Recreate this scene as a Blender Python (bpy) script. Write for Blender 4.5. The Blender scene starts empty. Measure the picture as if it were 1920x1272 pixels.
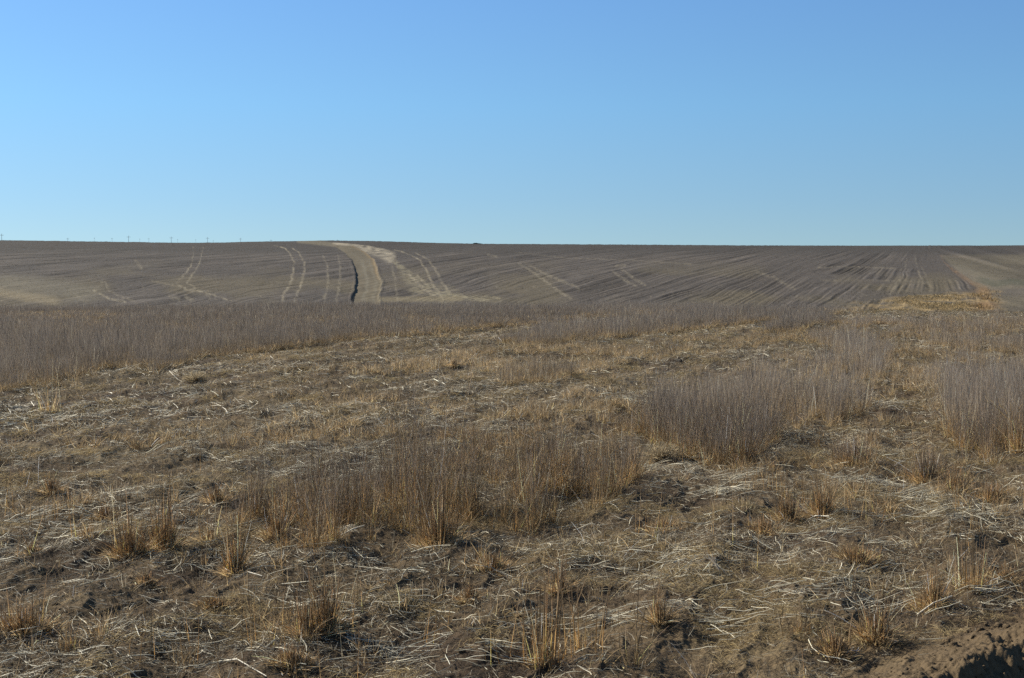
import bpy, math
import numpy as np
from mathutils import Vector

# ------------------------------------------------------------------ camera, sky, sun
W, H = 1920.0, 1272.0
F = 2667.0                      # focal length in photo pixels
EYE = 1.9
HORIZ = 470.0                   # eye-level row in the photo
PITCH = math.atan((H / 2 - HORIZ) / F)
SUN_AZ, SUN_EL = math.radians(-62), math.radians(33)   # azimuth from +Y towards +X

scene = bpy.context.scene
COL = scene.collection
cam = bpy.data.objects.new('camera', bpy.data.cameras.new('camera'))
COL.objects.link(cam)
cam.location = (0, 0, EYE)
cam.rotation_euler = (math.pi / 2 - PITCH, 0, 0)
cam.data.sensor_width = 36
cam.data.lens = 36 * F / W
cam.data.clip_start = 0.05
cam.data.clip_end = 20000
scene.camera = cam

SKY_LIFT = 0.16
SKY_TINT = [(0.0, (.74, .735, .60)), (1.0, (.34, .44, .50)), (0.035, (.69, .77, .70)), (0.10, (.645, .86, .871)), (0.17, (.617, .843, .95)), (0.35, (.46, .62, .72))]
world = bpy.data.worlds.new('World')
scene.world = world
world.use_nodes = True
nt = world.node_tree
nt.nodes.clear()
out = nt.nodes.new('ShaderNodeOutputWorld')
bg = nt.nodes.new('ShaderNodeBackground')
sky = nt.nodes.new('ShaderNodeTexSky')
sky.sky_type = 'NISHITA'
sky.sun_disc = False
sky.sun_elevation = SUN_EL
sky.sun_rotation = SUN_AZ
sky.altitude = 1000
sky.air_density = 1.0
sky.dust_density = 0.3
sky.ozone_density = 1.5
bg.inputs['Strength'].default_value = 0.133
# look the sky up a little above the true direction: clear, dry air right down to the horizon
tcw = nt.nodes.new('ShaderNodeTexCoord')
sepw = nt.nodes.new('ShaderNodeSeparateXYZ'); comw = nt.nodes.new('ShaderNodeCombineXYZ')
mz = nt.nodes.new('ShaderNodeMath'); mz.operation = 'MULTIPLY_ADD'
mz.inputs[1].default_value = 1.15; mz.inputs[2].default_value = SKY_LIFT
nrm = nt.nodes.new('ShaderNodeVectorMath'); nrm.operation = 'NORMALIZE'
tint = nt.nodes.new('ShaderNodeVectorMath'); tint.operation = 'MULTIPLY'
ramp = nt.nodes.new('ShaderNodeValToRGB')      # white balance of the sky from the horizon upwards
for i_, (p_, c_) in enumerate(SKY_TINT):
    e_ = ramp.color_ramp.elements[i_] if i_ < 2 else ramp.color_ramp.elements.new(p_)
    e_.position = p_; e_.color = (*c_, 1)
nt.links.new(tcw.outputs['Generated'], sepw.inputs[0])
nt.links.new(sepw.outputs[0], comw.inputs[0]); nt.links.new(sepw.outputs[1], comw.inputs[1])
nt.links.new(sepw.outputs[2], mz.inputs[0]); nt.links.new(mz.outputs[0], comw.inputs[2])
nt.links.new(comw.outputs[0], nrm.inputs[0]); nt.links.new(nrm.outputs[0], sky.inputs['Vector'])
nt.links.new(sepw.outputs[2], ramp.inputs[0]); nt.links.new(ramp.outputs[0], tint.inputs[1])
nt.links.new(sky.outputs[0], tint.inputs[0]); nt.links.new(tint.outputs[0], bg.inputs['Color'])
nt.links.new(bg.outputs[0], out.inputs['Surface'])

sl = bpy.data.lights.new('sun', 'SUN')
sl.energy = 5.0
sl.angle = math.radians(0.53)
sl.color = (1.0, 0.93, 0.78)
sun = bpy.data.objects.new('sun', sl)
COL.objects.link(sun)
sd = Vector((math.sin(SUN_AZ) * math.cos(SUN_EL), math.cos(SUN_AZ) * math.cos(SUN_EL), math.sin(SUN_EL)))
sun.rotation_euler = sd.to_track_quat('Z', 'Y').to_euler()
sun.location = sd * 50

scene.cycles.use_denoising = False      # keep the fine straw texture
vs = scene.view_settings
vs.view_transform = 'Standard'
vs.look = 'None'
vs.exposure = 0.45
vs.gamma = 1.0
vs.use_curve_mapping = False

# ------------------------------------------------------------------ numpy helpers
rng = np.random.default_rng(7)
_T = np.random.default_rng(99).random((16, 256, 256)).astype(np.float32)

def noise2(x, y, s=0):
    """smooth value noise in -1..1"""
    t = _T[s % 16]
    xi = np.floor(x); yi = np.floor(y)
    fx = x - xi; fy = y - yi
    fx = fx * fx * (3 - 2 * fx); fy = fy * fy * (3 - 2 * fy)
    a = xi.astype(np.int64) & 255; b = yi.astype(np.int64) & 255
    a1 = (a + 1) & 255; b1 = (b + 1) & 255
    v = (t[a, b] * (1 - fx) + t[a1, b] * fx) * (1 - fy) + (t[a, b1] * (1 - fx) + t[a1, b1] * fx) * fy
    return v * 2 - 1

def fbm(x, y, octv=4, s=0):
    v = 0; a = 0.5; n = 0
    for k in range(octv):
        v = v + a * noise2(x, y, s + k); n += a
        x = x * 2.03 + 17.3; y = y * 2.03 + 5.1; a *= 0.5
    return v / n

def sm(x, a, b):
    t = np.clip((x - a) / (b - a), 0, 1)
    return t * t * (3 - 2 * t)

cp, sp = math.cos(PITCH), math.sin(PITCH)

def project(x, y, z):
    """world point -> photo pixel"""
    zz = z - EYE
    fw = y * cp - zz * sp
    up = y * sp + zz * cp
    fw = np.where(fw > 0.05, fw, 0.05)
    return W / 2 + F * x / fw, H / 2 - F * up / fw

def ray(u, v):
    """azimuth tangent x/y and slope z/y of a photo pixel"""
    a = (u - W / 2) / F; b = (H / 2 - v) / F
    yy = cp + b * sp; zz = -sp + b * cp
    return a / yy, zz / yy

def flat(u, v, z=0.0):
    """photo pixel -> point on the level field"""
    tx, sl_ = ray(u, v)
    y = (z - EYE) / sl_
    return tx * y, y

def pip(u, v, poly):
    p = np.array(poly, float)
    ins = np.zeros(u.shape, bool)
    j = len(p) - 1
    for i in range(len(p)):
        c = ((p[i, 1] > v) != (p[j, 1] > v))
        with np.errstate(divide='ignore', invalid='ignore'):
            xx = (p[j, 0] - p[i, 0]) * (v - p[i, 1]) / (p[j, 1] - p[i, 1] + 1e-9) + p[i, 0]
        ins ^= c & (u < xx)
        j = i
    return ins

def dist_poly(u, v, line, sv=1.0):
    """distance in pixels to a polyline (rows stretched by sv)"""
    d = np.full(u.shape, 1e9)
    for (x0, y0), (x1, y1) in zip(line[:-1], line[1:]):
        dx, dy = x1 - x0, (y1 - y0) * sv
        t = np.clip(((u - x0) * dx + (v - y0) * sv * dy) / (dx * dx + dy * dy + 1e-9), 0, 1)
        d = np.minimum(d, np.hypot(u - x0 - t * dx, (v - y0) * sv - t * dy))
    return d

# ------------------------------------------------------------------ terrain
ROW_AZ = math.radians(16.5)
rs, rc = math.sin(ROW_AZ), math.cos(ROW_AZ)
CREST_U = [-400, 0, 120, 250, 330, 400, 500, 560, 640, 700, 760, 830, 900, 1200, 1400, 1600, 1920, 2300]
CREST_V = [448, 452, 453.3, 455, 456, 456, 453.6, 452.6, 451.8, 452.5, 454.2, 456.3, 457.6, 459.3, 460.8, 461.4, 461.2, 461]
BX0, BY0 = flat(1560, 1290); BX1, BY1 = flat(1940, 1140)
_bl = math.hypot(BX1 - BX0, BY1 - BY0)
BNX, BNY = (BY1 - BY0) / _bl, -(BX1 - BX0) / _bl      # normal of the bank line, towards the camera

def bank_t(x, y):
    return (x - BX0) * BNX + (y - BY0) * BNY + 0.05 * fbm(x * 3, y * 3, 3, 5)

ROAD_L = [(560, 449), (600, 455), (628, 463), (648, 476), (658, 488), (663, 500), (666, 512), (667, 524), (668, 534), (665, 545), (661, 556), (660, 590)]
ROAD_R = [(650, 449), (664, 463), (684, 473), (700, 485), (706, 500), (708, 512), (713, 522), (717, 530), (715, 541), (712, 550), (712, 558), (716, 590)]

def road_uv(u, v):
    """0..1 across the washed dirt road"""
    l = np.interp(v, [p[1] for p in ROAD_L], [p[0] for p in ROAD_L])
    r = np.interp(v, [p[1] for p in ROAD_R], [p[0] for p in ROAD_R])
    wob = 1.6 * noise2(v * 0.16, u * 0, 3)
    return (u - l - wob) / (r - l), r - l

def base_z(x, y):
    D = np.hypot(x, y)
    zn = -np.maximum(D - 35, 0) ** 2 / 947.0
    tx = x / np.maximum(y, 1e-3)
    tx = np.clip(np.where(y > 0, tx, np.sign(x) * 9), -0.6, 0.6)
    u = W / 2 + F * tx * cp
    cu = np.interp(u, CREST_U, CREST_V)
    def zat(v, d):
        return EYE - d * (v - HORIZ) / F * 1.0
    z0 = zat(581, 215); z1 = zat(510, 300); z2 = zat(478, 395); z3 = zat(cu, 560)
    # smooth cubic through the hill's knots (monotone in D)
    ds = np.array([215., 300., 395., 560.])
    slope = [0.030, None, None, 0.004]
    Z = [z0 + 0 * u, z1 + 0 * u, z2 + 0 * u, z3]
    m = [0.036 + 0 * u, (Z[2] - Z[0]) / (ds[2] - ds[0]), (Z[3] - Z[1]) / (ds[3] - ds[1]), 0.006 + 0 * u]
    zh = Z[0] + 0 * u
    for k in range(3):
        h = ds[k + 1] - ds[k]
        t = np.clip((D - ds[k]) / h, 0, 1)
        seg = ((2 * t**3 - 3 * t**2 + 1) * Z[k] + (t**3 - 2 * t**2 + t) * h * m[k]
               + (-2 * t**3 + 3 * t**2) * Z[k + 1] + (t**3 - t**2) * h * m[k + 1])
        zh = np.where(D >= ds[k], seg, zh)
    # valley between
    za = -(75 - 35) ** 2 / 947.0
    ma = -2 * (75 - 35) / 947.0
    h = 215 - 75
    t = np.clip((D - 75) / h, 0, 1)
    zv = ((2 * t**3 - 3 * t**2 + 1) * za + (t**3 - 2 * t**2 + t) * h * ma
          + (-2 * t**3 + 3 * t**2) * z0 + (t**3 - t**2) * h * 0.036)
    # beyond the ridge the land falls gently to a plain
    t = np.clip((D - 560) / 340, 0, 1)
    zb = z3 + (0.006 * 340) * (t - 2 * t * t + t**3) + (-3 * t * t + 2 * t**3) * 0 + (0.5 - z3) * (3 * t * t - 2 * t**3)
    z = np.where(D < 75, zn, np.where(D < 215, zv, np.where(D < 560, zh, zb)))
    return z

def near_relief(x, y):
    D = np.hypot(x, y)
    k = 1 - sm(D, 60, 90)
    r = x * rc - y * rs                 # coordinate across the drilled rows
    z = 0.022 * np.sin(r * 2 * math.pi / 0.76 + 1.5 * noise2(x * 0.4, y * 0.25, 1))
    z = z + 0.045 * fbm(x * 0.8, y * 0.8, 2, 2)
    z = z + 0.024 * fbm(x * 5, y * 5, 3, 6)
    rr_ = 1 - np.abs(fbm(r * 5.5, (x * rs + y * rc) * 2.6, 2, 13))        # low torn ridges along the rows
    z = z + 0.022 * np.maximum(rr_ - 0.72, 0) / 0.28
    kk = 1 - sm(D, 16, 30)
    c = fbm(x * 17, y * 17, 3, 9)
    z = z + kk * 0.010 * c
    z = z + kk * 0.006 * fbm(x * 60, y * 60, 2, 11)
    t = bank_t(x, y)
    bk = sm(t, -0.15, 0.55) * (1 - sm(D, 9, 12)) * (y > 0)
    rough = 0.06 * fbm(x * 6, y * 6, 4, 12) + 0.022 * np.abs(fbm(x * 22, y * 22, 3, 3)) + 0.012 * fbm(x * 55, y * 55, 2, 8)
    z = z * (1 - 0.6 * bk) + bk * (0.12 + rough)
    drop = sm(t + 0.10 * fbm(x * 9, y * 9, 3, 2), 0.36, 0.74) * (1 - sm(D, 9, 12)) * (y > 0)
    z = z - drop * 0.34 + drop * 0.05 * fbm(x * 14, y * 14, 3, 7)
    return z * k

def zg(x, y):
    return base_z(x, y) + near_relief(x, y)

# hill rows: a phase field laid over the slope
RU = np.array([-500, 0, 500, 650, 850, 1000, 1300, 1450, 1550, 1650, 2400])
RR = np.array([.0010, .0012, .0016, .0020, .0034, .0030, .0032, .006, .010, .02, .02])
_ug = np.arange(-500, 2400, 2.0)
_ig = np.cumsum(np.interp(_ug, RU, RR)) * 2.0

def hill_rows(u, v):
    ph = np.log(np.maximum(v - 440, 2)) + np.interp(u, _ug, _ig) + 0.07 * fbm(u * 0.006, v * 0.03, 3, 4)
    brk = 0.55 + 0.45 * fbm(u * 0.018, v * 0.06, 2, 8)
    a = noise2(ph * 18, u * 0.004, 1) * 0.22 + noise2(ph * 52, u * 0.008, 2) * 0.6 + noise2(ph * 120, u * 0.02, 3) * 0.8
    a = a * brk
    fan = (u - 1745 + 9 * fbm(u * 0.01, v * 0.05, 2, 2)) / np.maximum(v - 425, 4)
    b = noise2(fan * 10, v * 0.02, 5) * 0.4 + noise2(fan * 26, v * 0.03, 6) * 0.8
    b = b * 1.2 * np.clip(0.45 + 1.1 * fbm(u * 0.012, v * 0.10, 3, 10), 0, 1)
    w = sm(u, 1440, 1570)
    c = noise2((v - (u - 1765) * 0.28) * 0.16, u * 0.006, 7) * 0.5
    w2 = sm(u - (1762 + np.maximum(v - 480, 0) * 1.1), -4, 6)
    return (a * (1 - w) + b * w) * (1 - w2) + c * w2

TRACKS = [  # (polyline, half width px, strength)
    ([(362, 464), (363, 478), (357, 500), (345, 516), (332, 527), (334, 535), (352, 544), (378, 547)], 1.6, .8),
    ([(381, 464), (378, 482), (370, 502), (356, 522), (352, 531), (372, 545), (398, 553), (425, 562)], 1.6, .8),
    ([(285, 527), (320, 534), (350, 542), (395, 546)], 1.4, .5),
    ([(515, 461), (535, 466), (546, 480), (552, 492), (549, 512), (546, 530), (534, 548), (528, 570)], 2.2, 1.),
    ([(546, 464), (560, 474), (570, 490), (571, 508), (565, 530), (558, 548), (552, 570)], 2.2, .9),
    ([(606, 480), (614, 500), (615, 530), (607, 570)], 2.2, .55),
    ([(633, 478), (638, 500), (637, 530), (630, 570)], 2.2, .55),
    ([(740, 469), (762, 475), (788, 488), (800, 510), (812, 535), (822, 548), (830, 560)], 2.2, .9),
    ([(780, 475), (805, 488), (818, 510), (830, 532), (843, 550)], 2.2, .8),
    ([(766, 514), (780, 528), (795, 543), (812, 553)], 2.6, 1.0),
    ([(782, 517), (795, 530), (808, 545)], 2.0, .9),
    ([(735, 500), (742, 530), (745, 560)], 2.4, .5),
    ([(178, 546), (190, 552), (205, 560), (235, 566)], 2.2, .8),
    ([(198, 530), (205, 545), (225, 556), (255, 566)], 2.0, .6),
    ([(192, 530), (180, 540), (176, 546)], 3.0, .5),
    ([(972, 494), (995, 508), (1020, 525), (1045, 545), (1070, 560)], 2.4, .7),
    ([(985, 494), (1020, 513), (1060, 530), (1085, 540)], 2.4, .7),
    ([(1150, 510), (1170, 524), (1190, 536)], 2.5, .7),
    ([(1165, 505), (1185, 520), (1208, 534)], 2.5, .8),
    ([(1155, 498), (1172, 498)], 3.5, .6),
    ([(915, 478), (932, 482)], 4.5, .6),
    ([(960, 472), (1060, 484), (1180, 488), (1300, 496)], 2.0, .35),
    ([(1420, 510), (1450, 520), (1490, 542)], 3.0, .4),
    ([(1535, 502), (1600, 500), (1680, 504)], 2.0, .45),
    ([(1540, 526), (1640, 526), (1740, 530)], 2.0, .3),
    ([(140, 552), (150, 560), (160, 566)], 2.5, .4),
    ([(255, 490), (265, 502)], 4., .5),
    ([(320, 555), (335, 562)], 4., .5), ([(348, 556), (360, 563)], 3.5, .5), ([(385, 548), (392, 560)], 2.5, .5),
    ([(1700, 480), (1698, 500), (1694, 525)], 1.8, .4), ([(1715, 480), (1722, 510), (1735, 540)], 1.8, .5),
    ([(1690, 505), (1686, 525)], 1.8, .5), ([(1680, 530), (1670, 552)], 2.2, .5), ([(1728, 500), (1742, 535), (1748, 545)], 2., .4),
]

def mix(c, d, f):
    f = np.clip(f, 0, 1)[:, None]
    return c * (1 - f) + np.asarray(d, float) * f

PALE = (0.30, 0.255, 0.18)

def hill_color(u, v, x, y):
    n = len(u)
    c = np.tile(np.array([0.090, 0.077, 0.066]), (n, 1))
    r = hill_rows(u, v)
    c = c * (1 + 1.0 * np.clip(r, -.6, 1.0))[:, None]
    g = fbm(u * 0.008, v * 0.03, 3, 3)
    c = mix(c, (0.130, 0.108, 0.072), 0.7 * sm(g, -0.15, 0.4) * sm(v, 475, 530))
    c = c * (1 - 0.20 * sm(v, 480, 462))[:, None] * (1 + 0.10 * fbm(u * 0.05, v * 0.4, 3, 5))[:, None]
    c = mix(c, (0.066, 0.058, 0.050), 0.7 * sm(v, 486, 466))
    # right hand field
    edge = 1762 + np.maximum(v - 480, 0) * 1.15
    rf = sm(u - edge, -4, 6) * sm(v, 474, 482)
    c = mix(c, (0.160, 0.136, 0.092), 0.8 * rf * (0.7 + 0.3 * fbm(u * 0.02, v * 0.1, 3, 6)))
    c = c * (1 + 0.28 * rf * r)[:, None]
    gg = np.abs(v - 529 - (u - 1840) * 0.02 + 4 * noise2(u * 0.03, v * 0, 2))
    c = mix(c, (0.085, 0.088, 0.062), 0.6 * rf * (1 - sm(gg, 3, 9)) * sm(u, 1820, 1850))
    gg = np.abs(v - 548 + (u - 1900) * 0.05)
    c = mix(c, (0.11, 0.095, 0.08), 0.6 * rf * (1 - sm(gg, 3, 10)) * sm(u, 1840, 1860))
    # rust red boundary strip
    d = dist_poly(u, v, [(1764, 480), (1770, 492), (1785, 505), (1806, 520), (1820, 530), (1846, 541), (1856, 556)])
    wd = 1.2 + 4.5 * sm(v, 485, 530)
    c = mix(c, (0.18, 0.118, 0.07), 0.7 * (1 - sm(d, wd * 0.5, wd)) * (0.7 + 0.5 * fbm(u * 0.1, v * 0.3, 2, 6)))
    d = dist_poly(u, v, [(1765, 480), (1800, 482), (1840, 484)])
    c = mix(c, (0.16, 0.13, 0.10), 0.4 * (1 - sm(d, 1, 2.5)))
    d = dist_poly(u, v, [(1800, 500), (1835, 515), (1870, 530)])
    c = mix(c, (0.17, 0.15, 0.11), 0.3 * (1 - sm(d, 2, 6)))
    # golden grass in the low ground
    top = np.interp(u, [1540, 1620, 1690, 1760, 1790, 1860], [577, 568, 557, 553, 548, 545])
    bot = 610
    gm = sm(v - top + 5 * fbm(u * 0.05, v * 0.15, 3, 4), -4, 6) * sm(u, 1540, 1640) * (1 - sm(u + 12 * fbm(u * 0.05, v * 0.3, 2, 9), 1825, 1895))
    c = mix(c, (0.31, 0.225, 0.115), gm * (0.55 + 1.1 * fbm(u * 0.05, v * 0.35, 3, 2)))
    c = mix(c, (0.30, 0.18, 0.08), 0.7 * np.exp(-(((u - 1848) / 22) ** 2 + ((v - 572) / 8) ** 2)))
    c = mix(c, (0.30, 0.18, 0.08), 0.5 * np.exp(-(((u - 1840) / 14) ** 2 + ((v - 547) / 7) ** 2)))
    d = dist_poly(u, v, [(560, 452), (600, 456), (640, 461)])
    c = mix(c, (0.17, 0.145, 0.10), 0.8 * (1 - sm(d, 2, 6)) * (v < 464))
    # pale chaff beside the road and at the foot of the slope
    d = dist_poly(u, v, [(625, 457), (665, 460), (690, 464), (715, 472), (730, 482)])
    wd = 3 + 14 * sm(v, 458, 475)
    c = mix(c, (0.36, 0.31, 0.23), 0.95 * (1 - sm(d, wd * 0.3, wd)) * (0.65 + 0.7 * fbm(u * 0.12, v * 0.5, 3, 1)))
    d = dist_poly(u, v, [(735, 486), (750, 500), (775, 525), (800, 548), (845, 556)])
    wd = 6 + 22 * sm(v, 490, 550)
    c = mix(c, (0.20, 0.172, 0.118), 1.0 * (1 - sm(d, wd * 0.3, wd)) * (0.55 + 1.2 * fbm(u * 0.10, v * 0.45, 3, 2)))
    d = dist_poly(u, v, [(812, 550), (850, 556), (885, 560), (930, 562)], 2.0)
    c = mix(c, (0.29, 0.25, 0.165), 0.75 * (1 - sm(d, 3, 16)) * (0.5 + 1.2 * fbm(u * 0.15, v * 0.7, 3, 3)))
    d = dist_poly(u, v, [(715, 562), (860, 560)], 2.0)
    c = mix(c, (0.20, 0.165, 0.105), 0.8 * (1 - sm(d, 4, 16)))
    # pale tan wedge at the left foot
    d = dist_poly(u, v, [(-200, 545), (0, 548), (40, 555), (95, 564)], 2.0)
    c = mix(c, (0.24, 0.195, 0.125), 0.7 * (1 - sm(d, 6, 26)))
    d = dist_poly(u, v, [(0, 530), (80, 535), (160, 550)], 2.0)
    c = mix(c, (0.18, 0.16, 0.12), 0.5 * (1 - sm(d, 8, 50)))
    for line, hw, st in TRACKS:
        st = st * (0.65 if line[0][0] > 900 else 0.8)
        m = (u > min(p[0] for p in line) - 12) & (u < max(p[0] for p in line) + 12)
        if m.any():
            hw2 = hw * (0.55 + 0.75 * sm(v[m], 465, 530))
            dd = dist_poly(u[m] + 1.4 * noise2(v[m] * 0.25, u[m] * 0.02, 9), v[m], line, 1.0)
            c[m] = mix(c[m], PALE, 1.0 * st * (1 - sm(dd, hw2 * 0.3, hw2 * 1.3)) * (0.55 + 0.8 * fbm(u[m] * 0.3, v[m] * 0.35, 2, 7)))
    # scattered bright flecks
    fl = noise2(u * 0.35, v * 0.7, 13)
    c = mix(c, PALE, 0.5 * sm(fl, 0.80, 0.97) * sm(v, 500, 560))
    return c

def near_color(u, v, x, y):
    n = len(u)
    D = np.hypot(x, y)
    a = fbm(x * 0.9, y * 0.9, 4, 1)
    b = fbm(x * 5, y * 5, 3, 4)
    c = np.tile(np.array([0.128, 0.092, 0.054]), (n, 1))
    c = mix(c, (0.060, 0.041, 0.028), 0.75 * sm(a + 0.4 * b, 0.0, 0.6))
    c = mix(c, (0.21, 0.16, 0.092), 0.7 * sm(-a + 0.5 * b, 0.05, 0.6))
    g = fbm(x * 0.5 + 40, y * 0.35, 3, 7) + 0.25 * fbm(x * 6, y * 6, 2, 3)
    c = mix(c, (0.19, 0.15, 0.09), 0.6 * sm(g, 0.0, 0.5) * sm(D, 10, 25))
    t = bank_t(x, y)
    c = mix(c, (0.135, 0.096, 0.056), 0.9 * sm(t, -0.1, 0.2) * (D < 12) * (y > 0))
    return np.clip(c, 0.01, 1)

# ------------------------------------------------------------------ materials
def new_mat(name):
    m = bpy.data.materials.new(name); m.use_nodes = True
    t = m.node_tree
    b = t.nodes['Principled BSDF']
    b.inputs['Specular IOR Level'].default_value = 0.2
    return m, t, b

def attr_mat(name, rough=0.9, bump=(), speck=0.0, speck_scale=40.0, spec=0.15, transl=0.0):
    m, t, b = new_mat(name)
    b.inputs['Roughness'].default_value = rough
    b.inputs['Specular IOR Level'].default_value = spec
    at = t.nodes.new('ShaderNodeAttribute'); at.attribute_name = 'Col'
    colsock = at.outputs['Color']
    tc = t.nodes.new('ShaderNodeTexCoord')
    if speck:
        n = t.nodes.new('ShaderNodeTexNoise'); n.inputs['Scale'].default_value = speck_scale
        n.inputs['Detail'].default_value = 8; n.inputs['Roughness'].default_value = 0.7
        t.links.new(tc.outputs['Object'], n.inputs['Vector'])
        r = t.nodes.new('ShaderNodeMapRange')
        r.inputs['From Min'].default_value = 0.3; r.inputs['From Max'].default_value = 0.7
        r.inputs['To Min'].default_value = 1 - speck; r.inputs['To Max'].default_value = 1 + speck
        t.links.new(n.outputs['Fac'], r.inputs['Value'])
        mx = t.nodes.new('ShaderNodeVectorMath'); mx.operation = 'SCALE'
        t.links.new(colsock, mx.inputs[0]); t.links.new(r.outputs['Result'], mx.inputs['Scale'])
        colsock = mx.outputs[0]
    t.links.new(colsock, b.inputs['Base Color'])
    prev = None
    for sc_, dist, st in bump:
        n = t.nodes.new('ShaderNodeTexNoise'); n.inputs['Scale'].default_value = sc_
        n.inputs['Detail'].default_value = 6; n.inputs['Roughness'].default_value = 0.65
        t.links.new(tc.outputs['Object'], n.inputs['Vector'])
        bp = t.nodes.new('ShaderNodeBump'); bp.inputs['Distance'].default_value = dist
        bp.inputs['Strength'].default_value = st
        t.links.new(n.outputs['Fac'], bp.inputs['Height'])
        if prev: t.links.new(prev.outputs[0], bp.inputs['Normal'])
        prev = bp
    if prev: t.links.new(prev.outputs[0], b.inputs['Normal'])
    if transl:
        tr = t.nodes.new('ShaderNodeBsdfTranslucent')
        t.links.new(colsock, tr.inputs['Color'])
        ms = t.nodes.new('ShaderNodeMixShader'); ms.inputs[0].default_value = transl
        o = t.nodes['Material Output']
        t.links.new(b.outputs[0], ms.inputs[1]); t.links.new(tr.outputs[0], ms.inputs[2])
        t.links.new(ms.outputs[0], o.inputs['Surface'])
    return m

M_SOIL = attr_mat('field_soil', 0.95, bump=((30, 0.012, 1.0), (140, 0.004, 1.0)), speck=0.35, speck_scale=35)
M_HILL = attr_mat('hill_stubble_soil', 0.95, bump=((0.8, 0.25, 0.7), (5, 0.04, 1.0)), speck=0.22, speck_scale=1.1)
M_ROAD = attr_mat('washed_dirt', 0.95, bump=((1.5, 0.06, 1.0),), speck=0.18, speck_scale=0.8)
M_STALK = attr_mat('dry_stalk', 0.6, spec=0.3, transl=0.5)
M_STRAW = attr_mat('bleached_straw', 0.5, spec=0.4, transl=0.1)

# ------------------------------------------------------------------ mesh helpers
def mesh_obj(name, verts, faces, col=None, mat=None, parent=None, smooth=True, **props):
    """faces: (N,k) int array"""
    me = bpy.data.meshes.new(name)
    nv, nf, k = len(verts), len(faces), faces.shape[1]
    me.vertices.add(nv)
    me.vertices.foreach_set('co', np.ascontiguousarray(verts, dtype=np.float32).ravel())
    me.loops.add(nf * k)
    me.loops.foreach_set('vertex_index', np.ascontiguousarray(faces, dtype=np.int32).ravel())
    me.polygons.add(nf)
    me.polygons.foreach_set('loop_start', np.arange(0, nf * k, k, dtype=np.int32))
    me.update(calc_edges=True)
    if smooth: me.polygons.foreach_set('use_smooth', np.ones(nf, dtype=bool))
    if col is not None:
        a = me.color_attributes.new('Col', 'FLOAT_COLOR', 'POINT')
        c4 = np.ones((nv, 4), np.float32); c4[:, :3] = col
        a.data.foreach_set('color', c4.ravel())
    if mat: me.materials.append(mat)
    o = bpy.data.objects.new(name, me)
    COL.objects.link(o)
    if parent: o.parent = parent
    for q, w in props.items(): o[q] = w
    return o

class Strands:
    """collects thin stems given as centre curves; flat ribbons or three sided stems"""
    def __init__(s): s.v = []; s.f = []; s.c = []; s.n = 0
    def add(s, C, wid, col, tri=False, side=None):
        N, K, _ = C.shape
        if N == 0: return
        T = C[:, -1] - C[:, 0]
        T = T / (np.linalg.norm(T, axis=1, keepdims=True) + 1e-9)
        if side is None:
            q = rng.normal(size=(N, 3))
            side = np.cross(T, q)
        side = side / (np.linalg.norm(side, axis=1, keepdims=True) + 1e-9)
        oth = np.cross(T, side)
        angs = [0, 2.094, 4.189] if tri else [0, math.pi]
        R = len(angs)
        V = np.empty((N, K, R, 3))
        for j, a in enumerate(angs):
            dvec = side * math.cos(a) + oth * math.sin(a)
            V[:, :, j] = C + dvec[:, None, :] * (wid[:, :, None] * 0.5)
        idx = s.n + np.arange(N * K * R).reshape(N, K, R)
        a = idx[:, :-1]; b = idx[:, 1:]
        fs = []
        if tri:
            for j in range(3):
                l = (j + 1) % 3
                fs.append(np.stack([a[:, :, j], a[:, :, l], b[:, :, l], b[:, :, j]], -1).reshape(-1, 4))
        else:
            fs.append(np.stack([a[:, :, 0], a[:, :, 1], b[:, :, 1], b[:, :, 0]], -1).reshape(-1, 4))
        s.v.append(V.reshape(-1, 3)); s.f += fs
        s.c.append(np.repeat(col[:, :, None, :], R, axis=2).reshape(-1, 3))
        s.n += N * K * R
    def build(s, name, mat, org=None, **kw):
        v = np.concatenate(s.v)
        if org is not None: v = v - np.array(org)
        o = mesh_obj(name, v, np.concatenate(s.f), np.clip(np.concatenate(s.c), 0.004, 1), mat, **kw)
        if org is not None: o.location = org
        return o

OCHRE = np.array([0.55, 0.40, 0.20]); BROWN = np.array([0.30, 0.215, 0.12]); GREY = np.array([0.228, 0.192, 0.162])
TANP = np.array([0.50, 0.385, 0.205]); STRAW = np.array([0.82, 0.75, 0.57]); DARK = np.array([0.07, 0.052, 0.040])

def upright(st, x, y, z, h, lean, wid, K=3, tri=False, purple=0.7, az=None, bend=0.15, tone=None, var=0.42):
    """standing stalks: ochre at the foot, grey towards the top"""
    N = len(x)
    t = np.linspace(0, 1, K)[None, :, None]
    if az is None: az = rng.uniform(0, 2 * math.pi, N)
    d = np.stack([np.cos(az), np.sin(az), 0 * az], 1)[:, None, :]
    b2 = rng.normal(0, bend, N)[:, None, None]
    hh = h[:, None, None]
    C = np.stack([x, y, z], 1)[:, None, :] + d * hh * (lean[:, None, None] * t + b2 * t * t) \
        + np.array([0, 0, 1.0]) * hh * t * (1 - 0.25 * np.abs(lean[:, None, None]) * t)
    w = wid[:, None] * (1 - 0.6 * np.linspace(0, 1, K)[None, :])
    p = (purple if np.ndim(purple) else np.full(N, purple))[:, None, None]
    top = BROWN * (1 - p) + GREY * p
    c = OCHRE * (1 - sm(t, 0.08, 0.62)) + top * sm(t, 0.08, 0.62)
    f = np.exp(rng.normal(-0.08, 1.0, N) * var)[:, None, None]
    if tone is not None: f = f * tone[:, None, None]
    c = c * f
    br = (rng.random(N) < 0.04)[:, None, None]
    c = np.where(br, STRAW * 0.8 * f, c)
    st.add(C, w, np.broadcast_to(c, (N, K, 3)).copy(), tri)
    return C

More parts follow.
